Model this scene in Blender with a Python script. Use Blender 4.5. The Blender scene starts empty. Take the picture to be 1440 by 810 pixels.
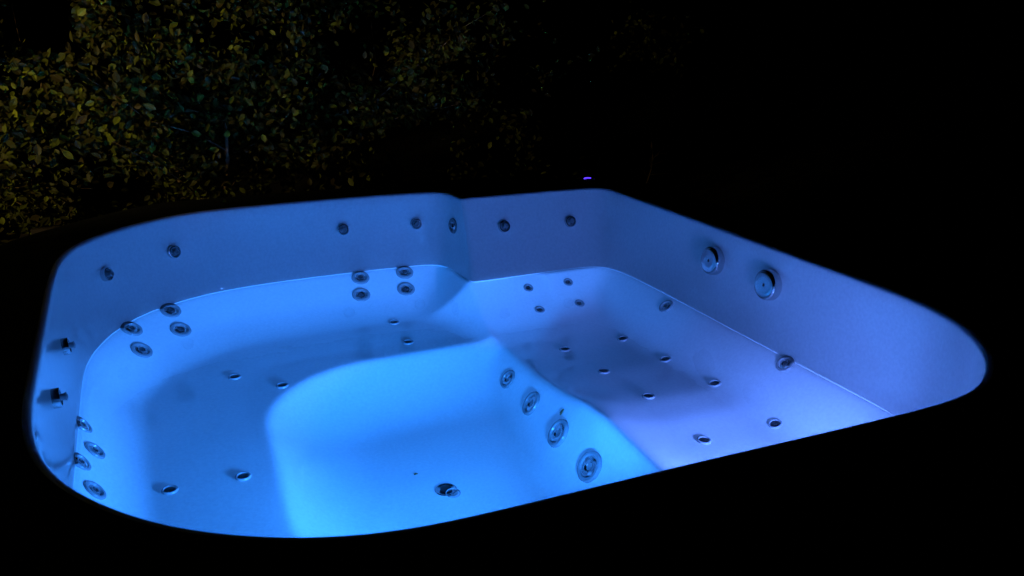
import bpy, bmesh, math, random
import numpy as np
from mathutils import Vector, Matrix
from mathutils.bvhtree import BVHTree

sc = bpy.context.scene
C = sc.collection
S = 0.663                 # metres per design unit (camera stands one unit above the tub's rim)
RIM = 0.85                # height of the rim over the patio
R = math.radians
random.seed(4); rng = np.random.default_rng(7)

def P(u, v, d=0.0):       # tub coordinates: u along the near edge, v away from the viewer, d depth below the rim
    return Vector((S*u, S*v, RIM - S*d))

# ---------------------------------------------------------------- camera
F_PX, HORIZON = 1120.0, 25.0
cam_d = bpy.data.cameras.new('camera'); cam = bpy.data.objects.new('camera', cam_d); C.objects.link(cam)
cam_d.sensor_width = 36; cam_d.lens = 36*F_PX/1440; cam_d.clip_start = .02; cam_d.clip_end = 500
cam.location = P(0, 0, -1)
PITCH = math.atan((405-HORIZON)/F_PX); YAW = R(22.5)
cam.rotation_euler = (math.pi/2-PITCH, 0, -YAW)
sc.camera = cam
CAMM = Matrix.Translation(cam.location) @ cam.rotation_euler.to_matrix().to_4x4()

# ---------------------------------------------------------------- world: a night sky
w = bpy.data.worlds.new('World'); sc.world = w; w.use_nodes = True
nt = w.node_tree
bg = nt.nodes['Background']
sky = nt.nodes.new('ShaderNodeTexSky'); sky.sky_type = 'NISHITA'; sky.sun_disc = False
sky.sun_elevation = R(-8); sky.sun_rotation = R(200)
nt.links.new(sky.outputs[0], bg.inputs[0]); bg.inputs[1].default_value = 0.02
sc.view_settings.view_transform = 'Standard'; sc.view_settings.look = 'None'
sc.view_settings.exposure = 0; sc.view_settings.gamma = 1
sc.render.engine = 'CYCLES'
cy = sc.cycles
cy.use_denoising = True
cy.max_bounces = 14; cy.diffuse_bounces = 8; cy.glossy_bounces = 4; cy.transmission_bounces = 10; cy.transparent_max_bounces = 8
cy.caustics_refractive = True; cy.caustics_reflective = True
cy.sample_clamp_indirect = 6.0

def lamp_area(name, loc, direction, radius, power, col, spread=180):
    l = bpy.data.lights.new(name, 'AREA'); l.shape = 'DISK'; l.size = 2*radius; l.energy = power; l.color = col
    l.spread = R(spread)
    l.cycles.use_multiple_importance_sampling = False
    o = bpy.data.objects.new(name, l); C.objects.link(o); o.location = loc
    o.rotation_euler = Vector(direction).to_track_quat('-Z', 'Y').to_euler()
    return o
# the tub's two underwater LED lamps (their lenses are built into the near wall below)
LAMP1 = P(.96, 1.43, .497); LAMP1_DIR = Vector((-.24, 1, .80)).normalized()
LAMP2 = P(1.90, 1.45, .488); LAMP2_DIR = Vector((-.17, 1, .2)).normalized()
lamp_area('footwell_lamp_light', LAMP1 + LAMP1_DIR*.012, LAMP1_DIR, .043, 70, (.02, .232, 1.0), 124)
lamp_area('lounger_lamp_light', LAMP2 + LAMP2_DIR*.012, LAMP2_DIR, .045, 22, (.10, .23, 1.0), 130)
# the garden lamp that catches the hedge from the left, out of frame
sp = bpy.data.lights.new('garden_lamp_light', 'SPOT'); sp.energy = 150; sp.color = (1.0, .77, .34)
sp.spot_size = R(54); sp.spot_blend = .8; sp.shadow_soft_size = .04
so = bpy.data.objects.new('garden_lamp_light', sp); C.objects.link(so)
so.location = (-2.5, 1.5, 1.75)
so.rotation_euler = (Vector((-.42, 4.05, 1.72)) - so.location).to_track_quat('-Z', 'Y').to_euler()

# ---------------------------------------------------------------- materials
def mat(name, base=(.5, .5, .5), rough=.5, metal=0.0, spec=.5, coat=0.0):
    m = bpy.data.materials.new(name); m.use_nodes = True
    b = m.node_tree.nodes['Principled BSDF']
    b.inputs['Base Color'].default_value = (*base, 1); b.inputs['Roughness'].default_value = rough
    b.inputs['Metallic'].default_value = metal; b.inputs['Specular IOR Level'].default_value = spec
    b.inputs['Coat Weight'].default_value = coat
    return m, m.node_tree, b
def noise_mix(nt, b, c1, c2, scale, detail=4, lo=.4, hi=.6, coord='Object', sock='Base Color'):
    tc = nt.nodes.new('ShaderNodeTexCoord'); n = nt.nodes.new('ShaderNodeTexNoise')
    n.inputs['Scale'].default_value = scale; n.inputs['Detail'].default_value = detail
    r = nt.nodes.new('ShaderNodeValToRGB')
    r.color_ramp.elements[0].position = lo; r.color_ramp.elements[1].position = hi
    r.color_ramp.elements[0].color = (*c1, 1); r.color_ramp.elements[1].color = (*c2, 1)
    nt.links.new(tc.outputs[coord], n.inputs['Vector']); nt.links.new(n.outputs['Fac'], r.inputs[0])
    nt.links.new(r.outputs[0], b.inputs[sock]); return n
def add_bump(nt, b, scale, strength, dist=.01, detail=2):
    tc = nt.nodes.new('ShaderNodeTexCoord'); n = nt.nodes.new('ShaderNodeTexNoise')
    n.inputs['Scale'].default_value = scale; n.inputs['Detail'].default_value = detail
    bp = nt.nodes.new('ShaderNodeBump'); bp.inputs['Strength'].default_value = strength; bp.inputs['Distance'].default_value = dist
    nt.links.new(tc.outputs['Object'], n.inputs['Vector']); nt.links.new(n.outputs['Fac'], bp.inputs['Height'])
    nt.links.new(bp.outputs[0], b.inputs['Normal'])

M = {}
m, t, b = mat('white_acrylic', (.86, .86, .86), .03, 0, .5)
noise_mix(t, b, (.82, .82, .82), (.90, .90, .90), 110, 3, .3, .7)
add_bump(t, b, 7.0, .10, .0052)
M['acrylic'] = m
m, t, b = mat('grey_jet_plastic', (.26, .27, .28), .2, 0, .5); noise_mix(t, b, (.21, .22, .23), (.31, .32, .33), 60); M['plastic'] = m
m, t, b = mat('brushed_steel', (.55, .56, .58), .16, 1.0); noise_mix(t, b, (.48, .49, .5), (.62, .63, .65), 80); M['steel'] = m
m, t, b = mat('dark_rubber', (.025, .025, .028), .5); noise_mix(t, b, (.02, .02, .022), (.035, .035, .04), 70); M['rubber'] = m
m, t, b = mat('dark_rim', (.03, .03, .032), .75, 0, .12); noise_mix(t, b, (.024, .024, .026), (.038, .038, .04), 18); add_bump(t, b, 60, .2, .004); M['rim'] = m
m, t, b = mat('clear_lens_plastic', (.36, .38, .40), .2); noise_mix(t, b, (.32, .34, .36), (.40, .42, .44), 50); M['lens'] = m
m, t, b = mat('cabinet_board', (.06, .045, .035), .6); noise_mix(t, b, (.045, .034, .027), (.075, .056, .042), 14); M['cabinet'] = m
m, t, b = mat('panel_plastic', (.02, .02, .022), .3); noise_mix(t, b, (.016, .016, .018), (.026, .026, .03), 60); M['panel'] = m
m, t, b = mat('dark_soil', (.18, .17, .155), .85); noise_mix(t, b, (.03, .026, .02), (.06, .052, .042), 3.5, 8, .3, .7); add_bump(t, b, 30, .4); M['soil'] = m
m, t, b = mat('bark', (.2, .14, .09), .9); noise_mix(t, b, (.13, .075, .03), (.32, .22, .10), 26, 6, .3, .7); add_bump(t, b, 40, .8); M['bark'] = m
m, t, b = mat('leaf', (.07, .085, .03), .5, 0, .18)
g = t.nodes.new('ShaderNodeNewGeometry'); rp = t.nodes.new('ShaderNodeValToRGB')
els = rp.color_ramp.elements
els[0].position = 0; els[0].color = (.055, .04, .010, 1); els[1].position = 1; els[1].color = (.22, .25, .02, 1)
for p_, c_ in ((.25, (.055, .05, .008, 1)), (.55, (.055, .06, .008, 1)), (.86, (.07, .085, .008, 1))):
    e = els.new(p_); e.color = c_
t.links.new(g.outputs['Random Per Island'], rp.inputs[0])
oi = t.nodes.new('ShaderNodeObjectInfo'); ad = t.nodes.new('ShaderNodeMath'); ad.operation = 'ADD'; fr = t.nodes.new('ShaderNodeMath'); fr.operation = 'FRACT'
t.links.new(g.outputs['Random Per Island'], ad.inputs[0]); t.links.new(oi.outputs['Random'], ad.inputs[1]); t.links.new(ad.outputs[0], fr.inputs[0]); t.links.new(fr.outputs[0], rp.inputs[0])
t.links.new(rp.outputs[0], b.inputs['Base Color']); M['leaf'] = m
m, t, b = mat('violet_led', (.2, .1, .6), .4)
b.inputs['Emission Color'].default_value = (.10, .04, 1, 1); b.inputs['Emission Strength'].default_value = 2.2; M['led'] = m
m, t, b = mat('lamp_lens', (.3, .5, .8), .3)
b.inputs['Emission Color'].default_value = (.06, .28, 1, 1); b.inputs['Emission Strength'].default_value = 140; M['glow'] = m
# still water: straight-through refraction with a Fresnel mirror on top
m = bpy.data.materials.new('pool_water'); m.use_nodes = True; t = m.node_tree; t.nodes.clear()
out = t.nodes.new('ShaderNodeOutputMaterial'); mx = t.nodes.new('ShaderNodeMixShader'); fz = t.nodes.new('ShaderNodeFresnel')
rf = t.nodes.new('ShaderNodeBsdfRefraction'); gl = t.nodes.new('ShaderNodeBsdfGlossy')
rf.inputs['Roughness'].default_value = 0; rf.inputs['IOR'].default_value = 1.001
gl.inputs['Roughness'].default_value = 0.0; fz.inputs['IOR'].default_value = 1.33
n_ = t.nodes.new('ShaderNodeTexNoise'); n_.inputs['Scale'].default_value = 7; bp = t.nodes.new('ShaderNodeBump'); bp.inputs['Strength'].default_value = .06; bp.inputs['Distance'].default_value = .02
tc = t.nodes.new('ShaderNodeTexCoord'); t.links.new(tc.outputs['Object'], n_.inputs['Vector']); t.links.new(n_.outputs['Fac'], bp.inputs['Height'])
t.links.new(bp.outputs[0], gl.inputs['Normal'])
t.links.new(fz.outputs[0], mx.inputs[0]); t.links.new(rf.outputs[0], mx.inputs[1]); t.links.new(gl.outputs[0], mx.inputs[2]); t.links.new(mx.outputs[0], out.inputs[0])
M['water'] = m

# ---------------------------------------------------------------- helpers
def link(name, me, parent=None, m=None, smooth=True):
    o = bpy.data.objects.new(name, me); C.objects.link(o)
    if m is not None and not me.materials: me.materials.append(M[m] if isinstance(m, str) else m)
    if smooth:
        for p in me.polygons: p.use_smooth = True
    if parent is not None: o.parent = parent
    return o
def from_bm(name, bm, m, parent=None, smooth=True):
    me = bpy.data.meshes.new(name); bm.normal_update(); bm.to_mesh(me); bm.free()
    return link(name, me, parent, m, smooth)
def pydata(name, vs, fs, m, parent=None, smooth=True):
    me = bpy.data.meshes.new(name); me.from_pydata([tuple(v) for v in vs], [], fs); me.update()
    return link(name, me, parent, m, smooth)
def thing(name, label, cat, loc=(0, 0, 0), group=None):
    o = bpy.data.objects.new(name, None); C.objects.link(o); o.location = loc; o.empty_display_size = .1
    o['label'] = label; o['category'] = cat
    if group: o['group'] = group
    return o
def lathe_mesh(name, prof, m, seg=28, mod=None):
    """A turned profile of (radius, height) pairs round local z."""
    vs, fs = [], []
    for i, (r, h) in enumerate(prof):
        for k in range(seg):
            a = 2*math.pi*k/seg
            rr = r*(mod(a, i) if mod else 1)
            vs.append((rr*math.cos(a), rr*math.sin(a), h))
    for i in range(len(prof)-1):
        for k in range(seg):
            k2 = (k+1) % seg
            fs.append((i*seg+k, i*seg+k2, (i+1)*seg+k2, (i+1)*seg+k))
    fs.append(tuple((len(prof)-1)*seg+k for k in range(seg)))
    me = bpy.data.meshes.new(name); me.from_pydata(vs, [], fs); me.update(); me.materials.append(M[m])
    for p in me.polygons: p.use_smooth = len(p.vertices) == 4
    me.set_sharp_from_angle(angle=R(40))
    return me
def torus_mesh(name, R1, r, m, seg=36, sec=10, squash=1.0):
    vs, fs = [], []
    for i in range(seg):
        a = 2*math.pi*i/seg
        for j in range(sec):
            q = 2*math.pi*j/sec
            vs.append(((R1+r*math.cos(q))*math.cos(a), (R1+r*math.cos(q))*math.sin(a)*squash, r*math.sin(q)))
    for i in range(seg):
        for j in range(sec):
            i2, j2 = (i+1) % seg, (j+1) % sec
            fs.append((i*sec+j, i2*sec+j, i2*sec+j2, i*sec+j2))
    me = bpy.data.meshes.new(name); me.from_pydata(vs, [], fs); me.update(); me.materials.append(M[m])
    for p in me.polygons: p.use_smooth = True
    return me
def tube(bm, p, q, r0, r1, seg=7):
    p, q = Vector(p), Vector(q); ax = (q-p).normalized()
    s = ax.orthogonal().normalized(); c = ax.cross(s)
    A = [bm.verts.new(p+r0*(math.cos(2*math.pi*k/seg)*s+math.sin(2*math.pi*k/seg)*c)) for k in range(seg)]
    B = [bm.verts.new(q+r1*(math.cos(2*math.pi*k/seg)*s+math.sin(2*math.pi*k/seg)*c)) for k in range(seg)]
    for k in range(seg): bm.faces.new((A[k], A[(k+1) % seg], B[(k+1) % seg], B[k]))
    bm.faces.new(B); bm.faces.new(A[::-1])
def box(bm, x0, x1, y0, y1, z0, z1):
    v = [bm.verts.new((x, y, z)) for x in (x0, x1) for y in (y0, y1) for z in (z0, z1)]
    for f in ((0, 1, 3, 2), (4, 6, 7, 5), (0, 4, 5, 1), (2, 3, 7, 6), (0, 2, 6, 4), (1, 5, 7, 3)): bm.faces.new([v[i] for i in f])

# ---------------------------------------------------------------- the ground
g_ = bmesh.new(); vs = [g_.verts.new((x, y, 0)) for x, y in ((-150, -150), (150, -150), (150, 150), (-150, 150))]; g_.faces.new(vs)
o = from_bm('ground', g_, 'soil', None, False); o['kind'] = 'structure'; o['label'] = 'dark bare ground around the hot tub'

# ---------------------------------------------------------------- hot tub shell
TOP = [[(-0.483, 2.643), (-0.502, 2.956), (-0.531, 3.41), (-0.538, 3.6), (-0.541, 3.798)],
       [(-0.541, 3.798), (-0.529, 3.948), (-0.488, 4.073), (-0.413, 4.207), (-0.302, 4.34), (-0.181, 4.435), (-0.053, 4.517), (0.048, 4.548)],
       [(0.048, 4.548), (0.218, 4.568), (0.425, 4.584), (0.822, 4.593), (1.133, 4.582), (1.3, 4.564)],
       [(1.3, 4.564), (1.36, 4.556), (1.411, 4.537), (1.441, 4.491), (1.457, 4.418), (1.460, 4.335), (1.466, 4.309)],
       [(1.466, 4.309), (1.485, 4.306), (1.6, 4.306), (1.782, 4.307), (1.95, 4.309), (2.158, 4.302), (2.28, 4.296)],
       [(2.28, 4.296), (2.355, 4.278), (2.39, 4.227), (2.397, 4.136)],
       [(2.397, 4.136), (2.404, 3.96), (2.416, 3.65), (2.427, 3.369), (2.433, 3.107), (2.437, 2.874), (2.44, 2.671), (2.444, 2.472), (2.45, 2.304)],
       [(2.45, 2.304), (2.455, 2.102), (2.438, 1.895), (2.398, 1.77), (2.339, 1.668), (2.273, 1.582), (2.209, 1.519), (2.142, 1.466), (2.058, 1.415), (1.996, 1.390), (1.934, 1.376)],
       [(1.934, 1.376), (1.852, 1.368), (1.526, 1.366), (1.276, 1.369), (0.956, 1.372), (0.636, 1.371), (0.459, 1.370)],
       [(0.459, 1.370), (0.332, 1.377), (0.242, 1.393), (0.156, 1.42), (0.053, 1.466), (-0.058, 1.529), (-0.172, 1.622), (-0.257, 1.722)],
       [(-0.257, 1.722), (-0.319, 1.804), (-0.358, 1.874), (-0.387, 1.939), (-0.415, 2.021), (-0.433, 2.098), (-0.45, 2.195), (-0.465, 2.34), (-0.483, 2.643)]]
WAT = [[(-0.459, 2.598), (-0.465, 2.773), (-0.48, 3.045), (-0.493, 3.282), (-0.502, 3.474), (-0.505, 3.6), (-0.498, 3.735)],
       [(-0.498, 3.735), (-0.465, 3.89), (-0.416, 4.038), (-0.353, 4.168), (-0.260, 4.289), (-0.11, 4.399), (0.052, 4.48)],
       [(0.052, 4.48), (0.281, 4.525), (0.458, 4.543), (0.68, 4.552), (0.993, 4.552), (1.211, 4.547), (1.32, 4.541)],
       [(1.32, 4.541), (1.37, 4.527), (1.413, 4.472), (1.433, 4.33), (1.438, 4.216), (1.440, 4.137), (1.456, 4.108)],
       [(1.456, 4.108), (1.482, 4.104), (1.708, 4.112), (1.965, 4.122), (2.1, 4.126), (2.18, 4.128)],
       [(2.18, 4.128), (2.25, 4.115), (2.31, 4.06), (2.346, 3.96)],
       [(2.346, 3.96), (2.359, 3.777), (2.371, 3.492), (2.379, 3.078), (2.384, 2.628), (2.397, 2.28)],
       [(2.397, 2.28), (2.403, 1.967), (2.38, 1.83), (2.3, 1.68), (2.17, 1.54), (2.06, 1.46), (1.93, 1.42)],
       [(1.93, 1.42), (1.5, 1.41), (.47, 1.41)],
       [(.47, 1.41), (.3, 1.43), (.1, 1.49), (-.07, 1.6), (-.21, 1.75)],
       [(-.21, 1.75), (-.32, 1.9), (-.39, 2.05), (-.43, 2.25), (-0.459, 2.598)]]
COUNT = [26, 22, 30, 18, 20, 12, 32, 30, 34, 20, 22]
def resample(pts, n):
    p = np.array(pts, float); s = np.r_[0, np.cumsum(np.hypot(*np.diff(p, axis=0).T))]; q = np.linspace(0, s[-1], n, endpoint=False)
    return np.stack([np.interp(q, s, p[:, 0]), np.interp(q, s, p[:, 1])], 1)
def ring(segs):
    r = np.concatenate([resample(s, n) for s, n in zip(segs, COUNT)])
    # light smoothing of the traced outline, keeping the step in the far wall crisp
    keep = np.maximum(np.exp(-((r[:, 0]-1.466)**2+(r[:, 1]-4.309)**2)/.03**2), np.exp(-((r[:, 0]-1.45)**2+(r[:, 1]-4.115)**2)/.03**2))[:, None]
    for _ in range(10):
        a = .25*np.roll(r, 1, 0)+.5*r+.25*np.roll(r, -1, 0); r = r*keep+a*(1-keep)
    return r
TR, WR = ring(TOP), ring(WAT)
NR_ = len(TR)
def normals2(r):
    d = np.roll(r, -1, 0)-np.roll(r, 1, 0); n = np.stack([-d[:, 1], d[:, 0]], 1)   # ring runs clockwise: outward is to the left
    n /= np.linalg.norm(n, axis=1)[:, None]
    for _ in range(2): n = .25*np.roll(n, 1, 0)+.5*n+.25*np.roll(n, -1, 0)
    return n/np.linalg.norm(n, axis=1)[:, None]
TN, WN = normals2(TR), normals2(WR)
# rounded-rectangle outer edge of the rim
def outer(grow):
    x0, x1, y0, y1, rad = -.86-grow, 2.78+grow, 1.03-grow, 4.93+grow, .42+grow
    res = []
    for p, n in zip(TR, TN):
        c = np.array([np.clip(p[0], x0+rad, x1-rad), np.clip(p[1], y0+rad, y1-rad)])
        d = p-c
        if np.linalg.norm(d) > 1e-3:
            d = d/np.linalg.norm(d); q = c+d*rad
        else:
            e = [(p[0]-x0, (x0, p[1])), (x1-p[0], (x1, p[1])), (p[1]-y0, (p[0], y0)), (y1-p[1], (p[0], y1))]
            q = np.array(min(e)[1])
        res.append(q)
    r = np.array(res)
    for _ in range(8): r = .25*np.roll(r, 1, 0)+.5*r+.25*np.roll(r, -1, 0)
    return r
OUT = outer(0)

tub = thing('hot_tub', 'large white acrylic hot tub glowing blue from inside', 'hot tub', (S*.95, S*2.95, 0))
TUB_INV = Matrix.Translation((-S*.95, -S*2.95, 0))
def in_tub(v): return TUB_INV @ v

rings = []
rings.append((OUT, .10)); rings.append((OUT, .025)); rings.append((OUT+(TR-OUT)*.03, .004)); rings.append((OUT+(TR-OUT)*.08, 0.0))
rings.append((OUT+(TR-OUT)*.6, -.006))
rings.append((TR+TN*.024, -.005)); rings.append((TR+TN*.012, -.003)); rings.append((TR+TN*.005, .001)); rings.append((TR+TN*.0015, .006)); rings.append((TR, .014))
for q in np.linspace(.08, 1, 14)[0:]:
    d_ = .014+(.44-.014)*q
    bulge = .012*math.sin(math.pi*q)
    rings.append((TR+(WR-TR)*q+(TN*bulge), d_))
rings.append((WR+WN*.006, .60))
vs, fs = [], []
for r_, d_ in rings: vs += [in_tub(P(p[0], p[1], d_)) for p in r_]
for i in range(len(rings)-1):
    for k in range(NR_):
        k2 = (k+1) % NR_
        fs.append((i*NR_+k, i*NR_+k2, (i+1)*NR_+k2, (i+1)*NR_+k))
shell = pydata('shell', vs, [f[::-1] for f in fs if f[0] >= 5*NR_], 'acrylic', tub)
rim = pydata('rim', vs, [f[::-1] for f in fs if f[0] < 5*NR_], 'rim', tub); rim['label'] = 'dark matt surround of the tub'
for ob in (shell, rim):
    b_ = bmesh.new(); b_.from_mesh(ob.data); bmesh.ops.delete(b_, geom=[v for v in b_.verts if not v.link_faces], context='VERTS'); b_.to_mesh(ob.data); b_.free()

# basin below the waterline: seats, footwell and lounger as one moulded surface
du = .0125
U = np.arange(1.44-du*160, 2.54, du); V = np.arange(1.25, 4.72, du)
UU, VV = np.meshgrid(U, V, indexing='ij')
def poly_sdf(px, py, poly):
    best = np.full(px.shape, 9.0); inside = np.zeros(px.shape, bool); n = len(poly)
    for i in range(n):
        ax, ay = poly[i]; bx, by = poly[(i+1) % n]; ex, ey = bx-ax, by-ay
        L = max(ex*ex+ey*ey, 1e-12); tt = np.clip(((px-ax)*ex+(py-ay)*ey)/L, 0, 1)
        best = np.minimum(best, np.hypot(px-ax-tt*ex, py-ay-tt*ey))
        cond = ((ay > py) != (by > py))
        with np.errstate(divide='ignore', invalid='ignore'):
            xi = ax+(py-ay)*ex/(ey if ey != 0 else 1e-9)
        inside ^= cond & (px < xi)
    return np.where(inside, best, -best)
SD = poly_sdf(UU, VV, WR)
def sstep(a, b, x):
    t_ = np.clip((x-a)/(b-a), 0, 1); return t_*t_*(3-2*t_)
def smin(a, b, k):
    h = np.clip(.5+.5*(b-a)/k, 0, 1); return b*(1-h)+a*h-k*h*(1-h)
def smax(a, b, k): return -smin(-a, -b, k)
# distance to the left recess outline alone (the bench back follows it)
LW = np.array([p for p in WR if p[0] < 1.42] + [(1.9, 1.41), (1.9, 4.54)])
LWo = np.array([p for p in WR if p[0] < 1.33 and p[1] > 1.415])
LWp = np.concatenate([[(1.9, 1.41)], np.array([p for p in WR if p[0] < 1.34]), [(1.9, 4.54)]])
# order the left outline: WR runs left side -> far side -> ... -> near side, so rotate it to begin at the near edge
i0 = int(np.argmin(np.abs(WR[:, 0]-1.3)+10*(WR[:, 1] > 2)))
WRr = np.roll(WR, -i0, 0); LWp = [p for p in WRr if p[0] < 1.32] + [(2.2, 4.54), (2.2, 1.41)]
SL = poly_sdf(UU, VV, np.array(LWp))
SEAT = .64
wid = .14+.15*sstep(3.5, 4.2, VV)
TILT = .02*np.clip(1-(SL-wid)/.5, 0, 1)          # the bench rises a little towards its back
prof = .44+(SEAT-TILT-.44)*smin(np.maximum(SL, 0)/(wid*1.08), np.ones_like(SL), .5)
left = prof
# rounding of the bench back into the divider at its right end (a soft flank facing the seat)
flank = .44+(SEAT-.44)*np.clip((1.44-UU)/.10, 0, 9)
# footwell
fx0, fx1, fy0, fy1 = .195, 1.95, 1.93, 3.69
def rrect(x, y, x0, x1, y0, y1, r):
    qx = np.abs(x-(x0+x1)/2)-(x1-x0)/2+r; qy = np.abs(y-(y0+y1)/2)-(y1-y0)/2+r
    return -(np.hypot(np.maximum(qx, 0), np.maximum(qy, 0))+np.minimum(np.maximum(qx, qy), 0)-r)
FS = rrect(UU, VV-.025*(UU-.9), fx0, fx1, fy0, fy1, .54)
FLOOR = .83
FS = np.maximum(FS, rrect(UU, VV, .66, 1.95, 1.40, 2.6, .12))
well = (SEAT)+(FLOOR-SEAT)*smin(np.clip(FS, 0, 9)/.26, np.ones_like(FS), .85)
well = np.where(FS > 0, well, SEAT-.05)
left = np.where(FS > 0, np.maximum(left, well), left)
# lounger profile along v, and the divider's crest
pv = np.array([1.3, 1.44, 1.50, 1.60, 2.10, 2.33, 2.52, 2.70, 2.94, 3.21, 3.40, 3.60, 3.76, 3.88, 3.98, 4.06, 4.12, 4.3])
pd = np.array([.535, .535, .535, .536, .537, .532, .524, .540, .590, .633, .645, .642, .622, .578, .530, .480, .440, .32])
def spline(x):
    xs = np.linspace(1.3, 4.3, 601); ys = np.interp(xs, pv, pd)
    ker = np.exp(-.5*(np.arange(-16, 17)/6.)**2); ker /= ker.sum()
    ys = np.convolve(np.pad(ys, 16, 'edge'), ker, 'valid'); return np.interp(x, xs, ys)
DL = spline(VV)
DLI = DL+.092*sstep(1.44, 1.74, UU)*sstep(1.6, 2.0, VV)*(1-sstep(2.35, 3.3, VV))   # hollow added behind the leg rest's crest so lamp light reaches the seat
RB = .44+np.clip(SD, 0, 9)*.75+.0*UU
RB = np.where(UU > 1.9, RB, 9.0)
loun = smin(DLI, RB, .05)
dvd = np.maximum(DL, .44)+np.clip(1.44-UU, 0, 9)*(1.45-.55*sstep(3.55, 3.85, VV)+.0*VV)
lefts = np.where(VV > 3.6, smin(left, dvd, .12), smin(left, dvd, .09))
D = np.where(UU >= 1.44-1e-6, loun, np.minimum(lefts, np.where(UU > 1.1, lefts, left)))
def blur(a, n):
    for _ in range(n):
        p = np.pad(a, 1, 'edge'); a = (p[:-2, 1:-1]+p[2:, 1:-1]+p[1:-1, :-2]+p[1:-1, 2:]+4*a)/8
    return a
D = blur(D, 5)
D = np.maximum(D, .4415)
keep = SD > -.045
idx = -np.ones(D.shape, int); vs = []
for i in range(D.shape[0]):
    for j in range(D.shape[1]):
        if keep[i, j]:
            idx[i, j] = len(vs); vs.append(in_tub(P(U[i], V[j], D[i, j])))
fs = []
for i in range(D.shape[0]-1):
    for j in range(D.shape[1]-1):
        q = (idx[i, j], idx[i+1, j], idx[i+1, j+1], idx[i, j+1])
        if min(q) >= 0: fs.append(q)
basin = pydata('basin', vs, fs, 'acrylic', tub)
OFF = Vector((S*.95, S*2.95, 0))
bvh = BVHTree.FromPolygons([Vector(v.co)+OFF for v in shell.data.vertices]+[Vector(v.co)+OFF for v in basin.data.vertices],
                           [tuple(p.vertices) for p in shell.data.polygons]+[tuple(i+len(shell.data.vertices) for i in p.vertices) for p in basin.data.polygons])

# cabinet under the rim: vertical boards round the four sides
bm = bmesh.new(); box(bm, S*(-.80-.95), S*(2.72-.95), S*(1.09-2.95), S*(4.87-2.95), .02, .14)
from_bm('cabinet', bm, 'cabinet', tub, False)
bmd = bpy.data.meshes.new('cabinet_board'); q = bmesh.new(); box(q, -.047, .047, -.012, .012, .03, RIM-S*.09); q.to_mesh(bmd); q.free(); bmd.materials.append(M['cabinet'])
for k in range(22):
    x = -1.12+k*.1066
    for y in (S*(1.09-2.95)-.015, S*(4.87-2.95)+.015):
        ob = link('cabinet_board', bmd, tub, None, False); ob.location = (x, y, 0)
for k in range(23):
    y = -1.172+k*.1066
    for x in (S*(-.80-.95)-.015, S*(2.72-.95)+.015):
        ob = link('cabinet_board', bmd, tub, None, False); ob.location = (x, y, 0); ob.rotation_euler = (0, 0, math.pi/2)

# water
Wp = WR+WN*.012
bm = bmesh.new(); bm.faces.new([bm.verts.new(P(p[0], p[1], .44)) for p in Wp[::-1]])
water = from_bm('water', bm, 'water', None, False)
water['kind'] = 'structure'; water['label'] = 'clear still water filling the hot tub to the foot of its walls'
if water.data.polygons[0].normal.z < 0: water.data.flip_normals()

# ---------------------------------------------------------------- jets, knobs, drain
def view_ray(px, py):
    return (CAMM.to_3x3() @ Vector(((px-720)/F_PX, (405-py)/F_PX, -1))).normalized()
def on_tub(px, py, r=.02):
    """Point and normal of the tub's surface, averaged over the footprint of a fitting."""
    o_ = CAMM.translation; h, n, _, _ = bvh.ray_cast(o_, view_ray(px, py))
    if n.dot(view_ray(px, py)) > 0: n = -n
    acc = n.copy(); s = n.orthogonal().normalized(); c = n.cross(s); pts = []
    for k in range(10):
        a = k*.628
        q_, n2, _, _ = bvh.ray_cast(h+n*.06+(s*math.cos(a)+c*math.sin(a))*r, -n)
        if n2 is not None:
            if n2.dot(n) < 0: n2 = -n2
            acc += n2
    return h, acc.normalized()
def seat_on(ob, h, n, roll=0):
    q_ = Vector((0, 0, 1)).rotation_difference(n)
    ob.rotation_mode = 'QUATERNION'; ob.location = in_tub(h); ob.rotation_quaternion = q_ @ Matrix.Rotation(roll, 3, 'Z').to_quaternion()

def fitting(kind, meshes, spots, r0):
    """One part per fitting (the escutcheon) with its inner pieces as sub-parts."""
    for sp_ in spots:
        px, py = sp_[:2]; r = sp_[2] if len(sp_) > 2 else r0
        h, n = on_tub(px, py, r*.8)
        base = link(kind, meshes[0][1], tub, None, False)
        seat_on(base, h, n, random.uniform(0, 6.28)); base.scale = (r, r, r)
        for nm, me in meshes[1:]:
            link(nm, me, base, None, False)
petal = lambda a, i: 1+(.012*math.cos(9*a) if i in (1, 2, 3) else 0)
knurl = lambda a, i: 1+(.02*(1 if int(a*60/(2*math.pi)*2+.5) % 2 else -1) if i in (1, 2) else 0)
back_ring = lathe_mesh('back_jet', [(1, -.3), (1, .06), (.94, .16), (.82, .2), (.70, .17), (.64, .05), (.62, .0)], 'plastic', 40, petal)
back_face = lathe_mesh('jet_face', [(.62, -.02), (.58, .05), (.42, .12), (.34, .14), (.27, .12), (.25, .05), (.24, .02)], 'steel', 28, lambda a, i: 1+(.06*math.cos(6*a) if i in (1, 2) else 0))
back_noz = lathe_mesh('nozzle', [(.22, 0), (.22, .10), (.17, .13), (.1, .11), (.08, .06)], 'rubber', 16)
seat_ring = lathe_mesh('seat_jet', [(1, -.3), (1, .10), (.93, .22), (.80, .25), (.72, .18), (.70, .02)], 'lens', 28)
seat_noz = lathe_mesh('nozzle', [(.70, 0), (.66, .10), (.45, .16), (.2, .18)], 'rubber', 24)
wall_cup = lathe_mesh('wall_jet', [(1, -.3), (1, .62), (.97, .72), (.86, .74), (.80, .68), (.78, .35), (.76, .30)], 'steel', 32)
wall_in = lathe_mesh('jet_ring', [(.76, .28), (.70, .48), (.60, .54), (.52, .48), (.50, .30)], 'lens', 28)
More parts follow.
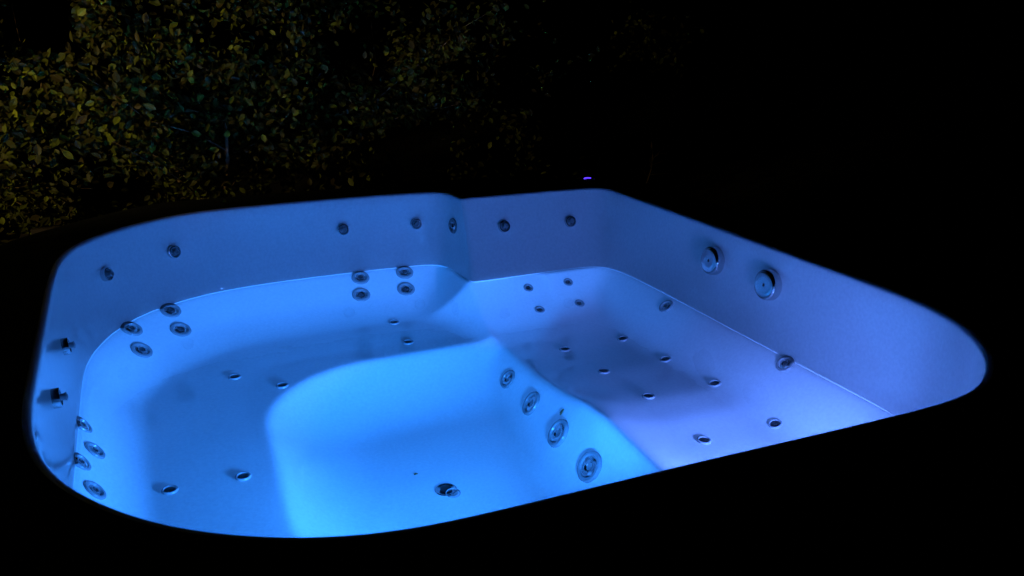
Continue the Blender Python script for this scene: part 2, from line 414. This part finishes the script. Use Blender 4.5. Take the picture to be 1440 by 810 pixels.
wall_noz = lathe_mesh('nozzle', [(.46, .25), (.42, .50), (.34, .75), (.34, .95), (.43, 1.2), (.40, 1.24), (.33, 1.20), (.24, 1.30), (.2, 1.0)], 'lens', 24)
foot_ring = lathe_mesh('foot_jet', [(1, -.3), (1, .08), (.95, .2), (.84, .24), (.72, .2), (.66, .06)], 'plastic', 40, petal)
foot_face = lathe_mesh('jet_face', [(.66, .02), (.60, .14), (.40, .17), (.3, .12), (.26, .06), (.22, .05)], 'steel', 28, lambda a, i: 1+(.12*math.cos(3*a) if i in (1, 2) else 0))
knob_body = lathe_mesh('diverter_knob', [(1.04, -.2), (1.04, .08), (1.0, .5), (.96, .58), (.90, .62), (.86, .60)], 'steel', 120, knurl)
knob_face = lathe_mesh('knob_face', [(.87, .56), (.86, .63), (.80, .655), (.40, .64), (.12, .63), (.10, .60), (.06, .60)], 'steel', 48)
knob_dot = lathe_mesh('knob_screw', [(.095, .60), (.09, .63), (.05, .64)], 'rubber', 16)
A = [('wall_jet', wall_cup), ('jet_ring', wall_in), ('nozzle', wall_noz)]
fitting('wall_jet', A, [(147, 386), (243, 354), (482, 322), (585, 314), (708, 319), (801, 312), (88, 488), (74, 561)], .0225)
B = [('back_jet', back_ring), ('jet_face', back_face), ('nozzle', back_noz)]
fitting('back_jet', B, [(240, 437), (254, 464), (185, 463), (199, 493), (507, 391), (569, 383.5), (508, 415), (571, 407)], .035)
fitting('back_jet', B, [(116, 598), (133, 634), (113, 650), (133, 690)], .029)
fitting('back_jet', B, [(743, 405), (799, 397), (759, 436), (815, 427)], .0195)
fitting('back_jet', B, [(937, 431), (1104, 512)], .0285)
fitting('back_jet', B, [(637.5, 317.5)], .031)
Cj = [('seat_jet', seat_ring), ('nozzle', seat_noz)]
fitting('seat_jet', Cj, [(330, 531), (397, 543), (239, 690), (342, 671), (554, 454), (574, 482),
                         (794, 492), (876, 477), (849, 523), (936, 506), (1005, 540), (912, 558), (990, 620), (1090, 597)], .0195)
fitting('foot_jet', [('foot_jet', foot_ring), ('jet_face', foot_face)], [(715, 534, .034), (748, 568, .040), (786, 610, .043), (830, 657, .043)], .035)
fitting('diverter_knob', [('diverter_knob', knob_body), ('knob_face', knob_face), ('knob_screw', knob_dot)], [(1006, 366), (1084, 400)], .046)
# drain with its plug
dh, dn = on_tub(627, 689, .03)
dr = link('drain', lathe_mesh('drain', [(1.05, -.2), (1.05, .05), (.98, .12), (.86, .12), (.76, .05), (.60, .03), (.55, .02)], 'steel', 40), tub, None, False); seat_on(dr, dh, dn); dr.scale = (.029, .029, .020)
plug = thing('drain_plug', 'black drain plug with a pull ring in the footwell floor', 'drain plug', dh+dn*.002)
link('plug_body', lathe_mesh('plug_body', [(.0155, 0), (.0155, .0035), (.0148, .0042)], 'rubber', 28), plug, None, False)
pr = link('pull_ring', torus_mesh('pull_ring', .019, .0017, 'plastic', 40, 8), plug, None, False); pr.location = (.010, -.032, .0048); pr.rotation_euler = (R(4), R(2), 0)
# underwater lamps in the near wall
lens = lathe_mesh('underwater_lamp', [(.052, -.02), (.052, .004), (.048, .009), (.042, .009), (.041, .004)], 'steel', 32)
lamp_lens = lathe_mesh('lamp_lens', [(.041, .002), (.034, .006), (.018, .008)], 'glow', 24)
for loc, dr_ in ((LAMP1, LAMP1_DIR), (LAMP2, LAMP2_DIR)):
    ob = link('underwater_lamp', lens, tub, None, False); ob.location = in_tub(loc); ob.rotation_mode = 'QUATERNION'; ob.rotation_quaternion = Vector((0, 0, 1)).rotation_difference(dr_)
    link('lamp_lens', lamp_lens, ob, None, False)
# control panel on the far rim, its violet light on
hp = P(2.454, 4.47, -.006)
bm = bmesh.new(); box(bm, -.075, .075, -.04, .04, 0, .012); bmesh.ops.bevel(bm, geom=bm.edges[:], offset=.004, segments=2, affect='EDGES')
cp = from_bm('control_panel', bm, 'panel', tub, False); cp.location = in_tub(hp); cp.rotation_euler = (0, 0, 0)
for k in range(4):
    bm = bmesh.new(); box(bm, -.013, .013, -.008, .008, 0, .004); ob = from_bm('panel_button', bm, 'rubber', cp, False); ob.location = (-.05+.033*k, -.018, .0115)
bm = bmesh.new(); pv_ = None
for k in range(13):
    a = R(155-130*k/12); p_ = Vector((.017*math.cos(a), .017*math.sin(a)*1.1-.012, .0135))
    if pv_ is not None: tube(bm, pv_, p_, .0022, .0022, 8)
    pv_ = p_
led = from_bm('indicator_light', bm, 'led', cp); led.location = (-.048, .014, 0)

# ---------------------------------------------------------------- hedge of small trees behind the tub
def leaf_local(n):
    """n leaves: 8 vertices each, folded along the midrib. Returns the unit leaf."""
    return np.array([(0, 0, 0), (.28, .27, .09), (.64, .27, .09), (1, 0, .04), (.64, -.27, .09), (.28, -.27, .09), (.31, 0, 0), (.64, 0, .02)], float)
LEAF_F = [(0, 6, 1), (6, 7, 2, 1), (7, 3, 2), (0, 5, 6), (6, 5, 4, 7), (7, 4, 3)]
def rot_from(dirs, ups):
    x = dirs/np.linalg.norm(dirs, axis=1)[:, None]; y = np.cross(ups, x); y /= np.linalg.norm(y, axis=1)[:, None]; z = np.cross(x, y)
    return np.stack([x, y, z], 2)
leaf_meshes = []
for k, sc_ in enumerate((.033, .039, .046)):
    me = bpy.data.meshes.new('leaf'); lv = leaf_local(1)*sc_; lv[:, 2] *= (1, 1.6, .5)[k]
    me.from_pydata([tuple(v) for v in lv], [], LEAF_F); me.materials.append(M['leaf']); leaf_meshes.append(me)
def twig_path(p, d, length, steps=4, wob=.25):
    pts = [Vector(p)]; d = Vector(d).normalized()
    for k in range(steps):
        d = (d+Vector(rng.normal(0, wob, 3))).normalized(); pts.append(pts[-1]+d*length/steps)
    return pts
def shrub(x, y, label, height=2.4, spread=.70, nleaf=8500, nparts=60, trunks=1, low=.45, hole=None, rad=.024):
    t_ = thing('hedge_tree', label, 'tree', (x, y, 0), 'small leafy trees behind the hot tub')
    clusters = []
    for k in range(trunks):
        bm = bmesh.new(); lean = Vector((rng.normal(0, .08), rng.normal(0, .05), 1))
        pts = twig_path((.09*(k-(trunks-1)/2), 0, 0), lean, height*.5, 7, .11)
        r = rad if trunks == 1 else .02
        for a_, b_, i in zip(pts, pts[1:], range(7)): tube(bm, a_, b_, r*(1-.09*i), r*(1-.09*(i+1)), 8)
        from_bm('trunk', bm, 'bark', t_)
        for i in range(7):
            q_ = rng.uniform(.6, 1); f = q_*7; a_ = pts[min(int(f), 6)].lerp(pts[min(int(f)+1, 7)], f % 1)
            ang = rng.uniform(0, 2*math.pi); dd = Vector((math.cos(ang), math.sin(ang)*.7, rng.uniform(.2, 1.0)))
            br = twig_path(a_, dd, rng.uniform(.4, 1.0)*spread*1.25, 4, .22); bm = bmesh.new()
            for c_, d_, j in zip(br, br[1:], range(4)): tube(bm, c_, d_, .2*rad*(1-.2*j), .2*rad*(1-.2*(j+1)), 5)
            from_bm('branch', bm, 'bark', t_)
            clusters += [tuple(b_) for b_ in br[1:]]
    n_c = 190
    ext = []
    while len(ext) < n_c:
        p_ = (rng.uniform(-spread, spread), rng.uniform(-.46, .26), rng.uniform(low, height))
        if rng.random() < .55+.45*math.exp(-((p_[0]/spread)**2)): ext.append(p_)
    cen = np.array(clusters+ext)
    cen = cen[cen[:, 2] > low]
    pick = cen[rng.integers(0, len(cen), nleaf)]
    pos = pick+rng.normal(0, 1, (nleaf, 3))*np.array([.042, .042, .042])*rng.uniform(.6, 1.5, (nleaf, 1))
    dirs = rng.normal(0, 1, (nleaf, 3))+np.array([0, -.3, .15]); ups = rng.normal(0, .75, (nleaf, 3))+np.array([-.15, -.55, .75])
    if hole:
        for hx, hz, hr in hole:
            k_ = ((pos[:, 0]+x-hx)/1.2)**2+(pos[:, 2]-hz)**2 > hr*hr; pos, dirs, ups = pos[k_], dirs[k_], ups[k_]
    nl = len(pos); size = rng.uniform(.022, .045, nl)
    front = np.argsort(pos[:, 1]+rng.uniform(0, .25, nl)+np.where(pos[:, 2] > 1.75, 3, 0))[:nparts]
    is_p = np.zeros(nl, bool); is_p[front] = True
    Rm = rot_from(dirs, ups)
    for i in front:
        me = leaf_meshes[int(rng.integers(0, 3))]
        ob = link('leaf', me, t_, None, False)
        m4 = Matrix(Rm[i].tolist()).to_4x4(); m4.translation = Vector(pos[i]); ob.matrix_local = m4
    i_ = ~is_p
    LV = np.einsum('nij,vj->nvi', Rm[i_], leaf_local(1))*size[i_][:, None, None]+pos[i_][:, None, :]
    nl = LV.shape[0]; fs_ = [tuple(a+8*k for a in f) for k in range(nl) for f in LEAF_F]
    fo = pydata('foliage', LV.reshape(-1, 3), fs_, 'leaf', t_, False); fo['kind'] = 'stuff'
    return t_
def past(px, py, v):      # the point of the hedge seen at a place of the photograph, v away
    d = view_ray(px, py); return CAMM.translation + d*((S*v-CAMM.translation.y)/d.y)
gaps = [(p.x, p.z, r) for p, r in ((past(150, 255, 5.6), .09), (past(45, 25, 5.5), .13),
                                  (past(560, 215, 6.3), .20), (past(500, 60, 6.2), .10))]
spots = [
    (-130, 5.35, 'leafy tree cut off by the left edge of the picture', {}),
    (46, 5.5, 'leafy tree with one pale bare trunk left of the tub corner', {}),
    (246, 5.8, 'leafy tree with a forked trunk above the tub corner', dict(trunks=2)),
    (440, 6.1, 'leafy tree fading into shade above the middle of the far rim', {}),
    (610, 6.4, 'sparse dark tree rightmost in the lit row', dict(nleaf=2600)),
    (888, 7.4, 'thin dark sapling alone far beyond the right half of the tub', dict(nleaf=170, nparts=20, height=1.52, low=1.2, spread=.17, rad=.008)),
]
for px, v_, lab, kw in spots:
    p = past(px, 280, v_)
    shrub(p.x, p.y, lab, hole=gaps if px < 700 else None, **kw)

# specks of leaf lying on the tub floor
for px, py, L_, lab in ((585, 668, .006, 'tiny dark speck on the footwell floor beside the drain'), (791, 580, .011, 'small dark leaf scrap on the divider beside the foot jets')):
    h, n = on_tub(px, py, .004)
    vs_ = [(-L_, 0, .001), (-.4*L_, .5*L_, .003), (.5*L_, .45*L_, .002), (L_, 0, .001), (.4*L_, -.5*L_, .003), (-.5*L_, -.45*L_, .002)]
    vs_ += [(x_*.95, y_*.95, z_-.002) for x_, y_, z_ in vs_]
    ob = pydata('leaf_scrap', vs_, [(0, 1, 2, 3, 4, 5), (11, 10, 9, 8, 7, 6)]+[(k, k+6, (k+1) % 6+6, (k+1) % 6) for k in range(6)], 'bark', None, False)
    ob.rotation_mode = 'QUATERNION'; ob.location = h+n*.0015; ob.rotation_quaternion = Vector((0, 0, 1)).rotation_difference(n)
    ob['label'] = lab; ob['category'] = 'leaf scrap'
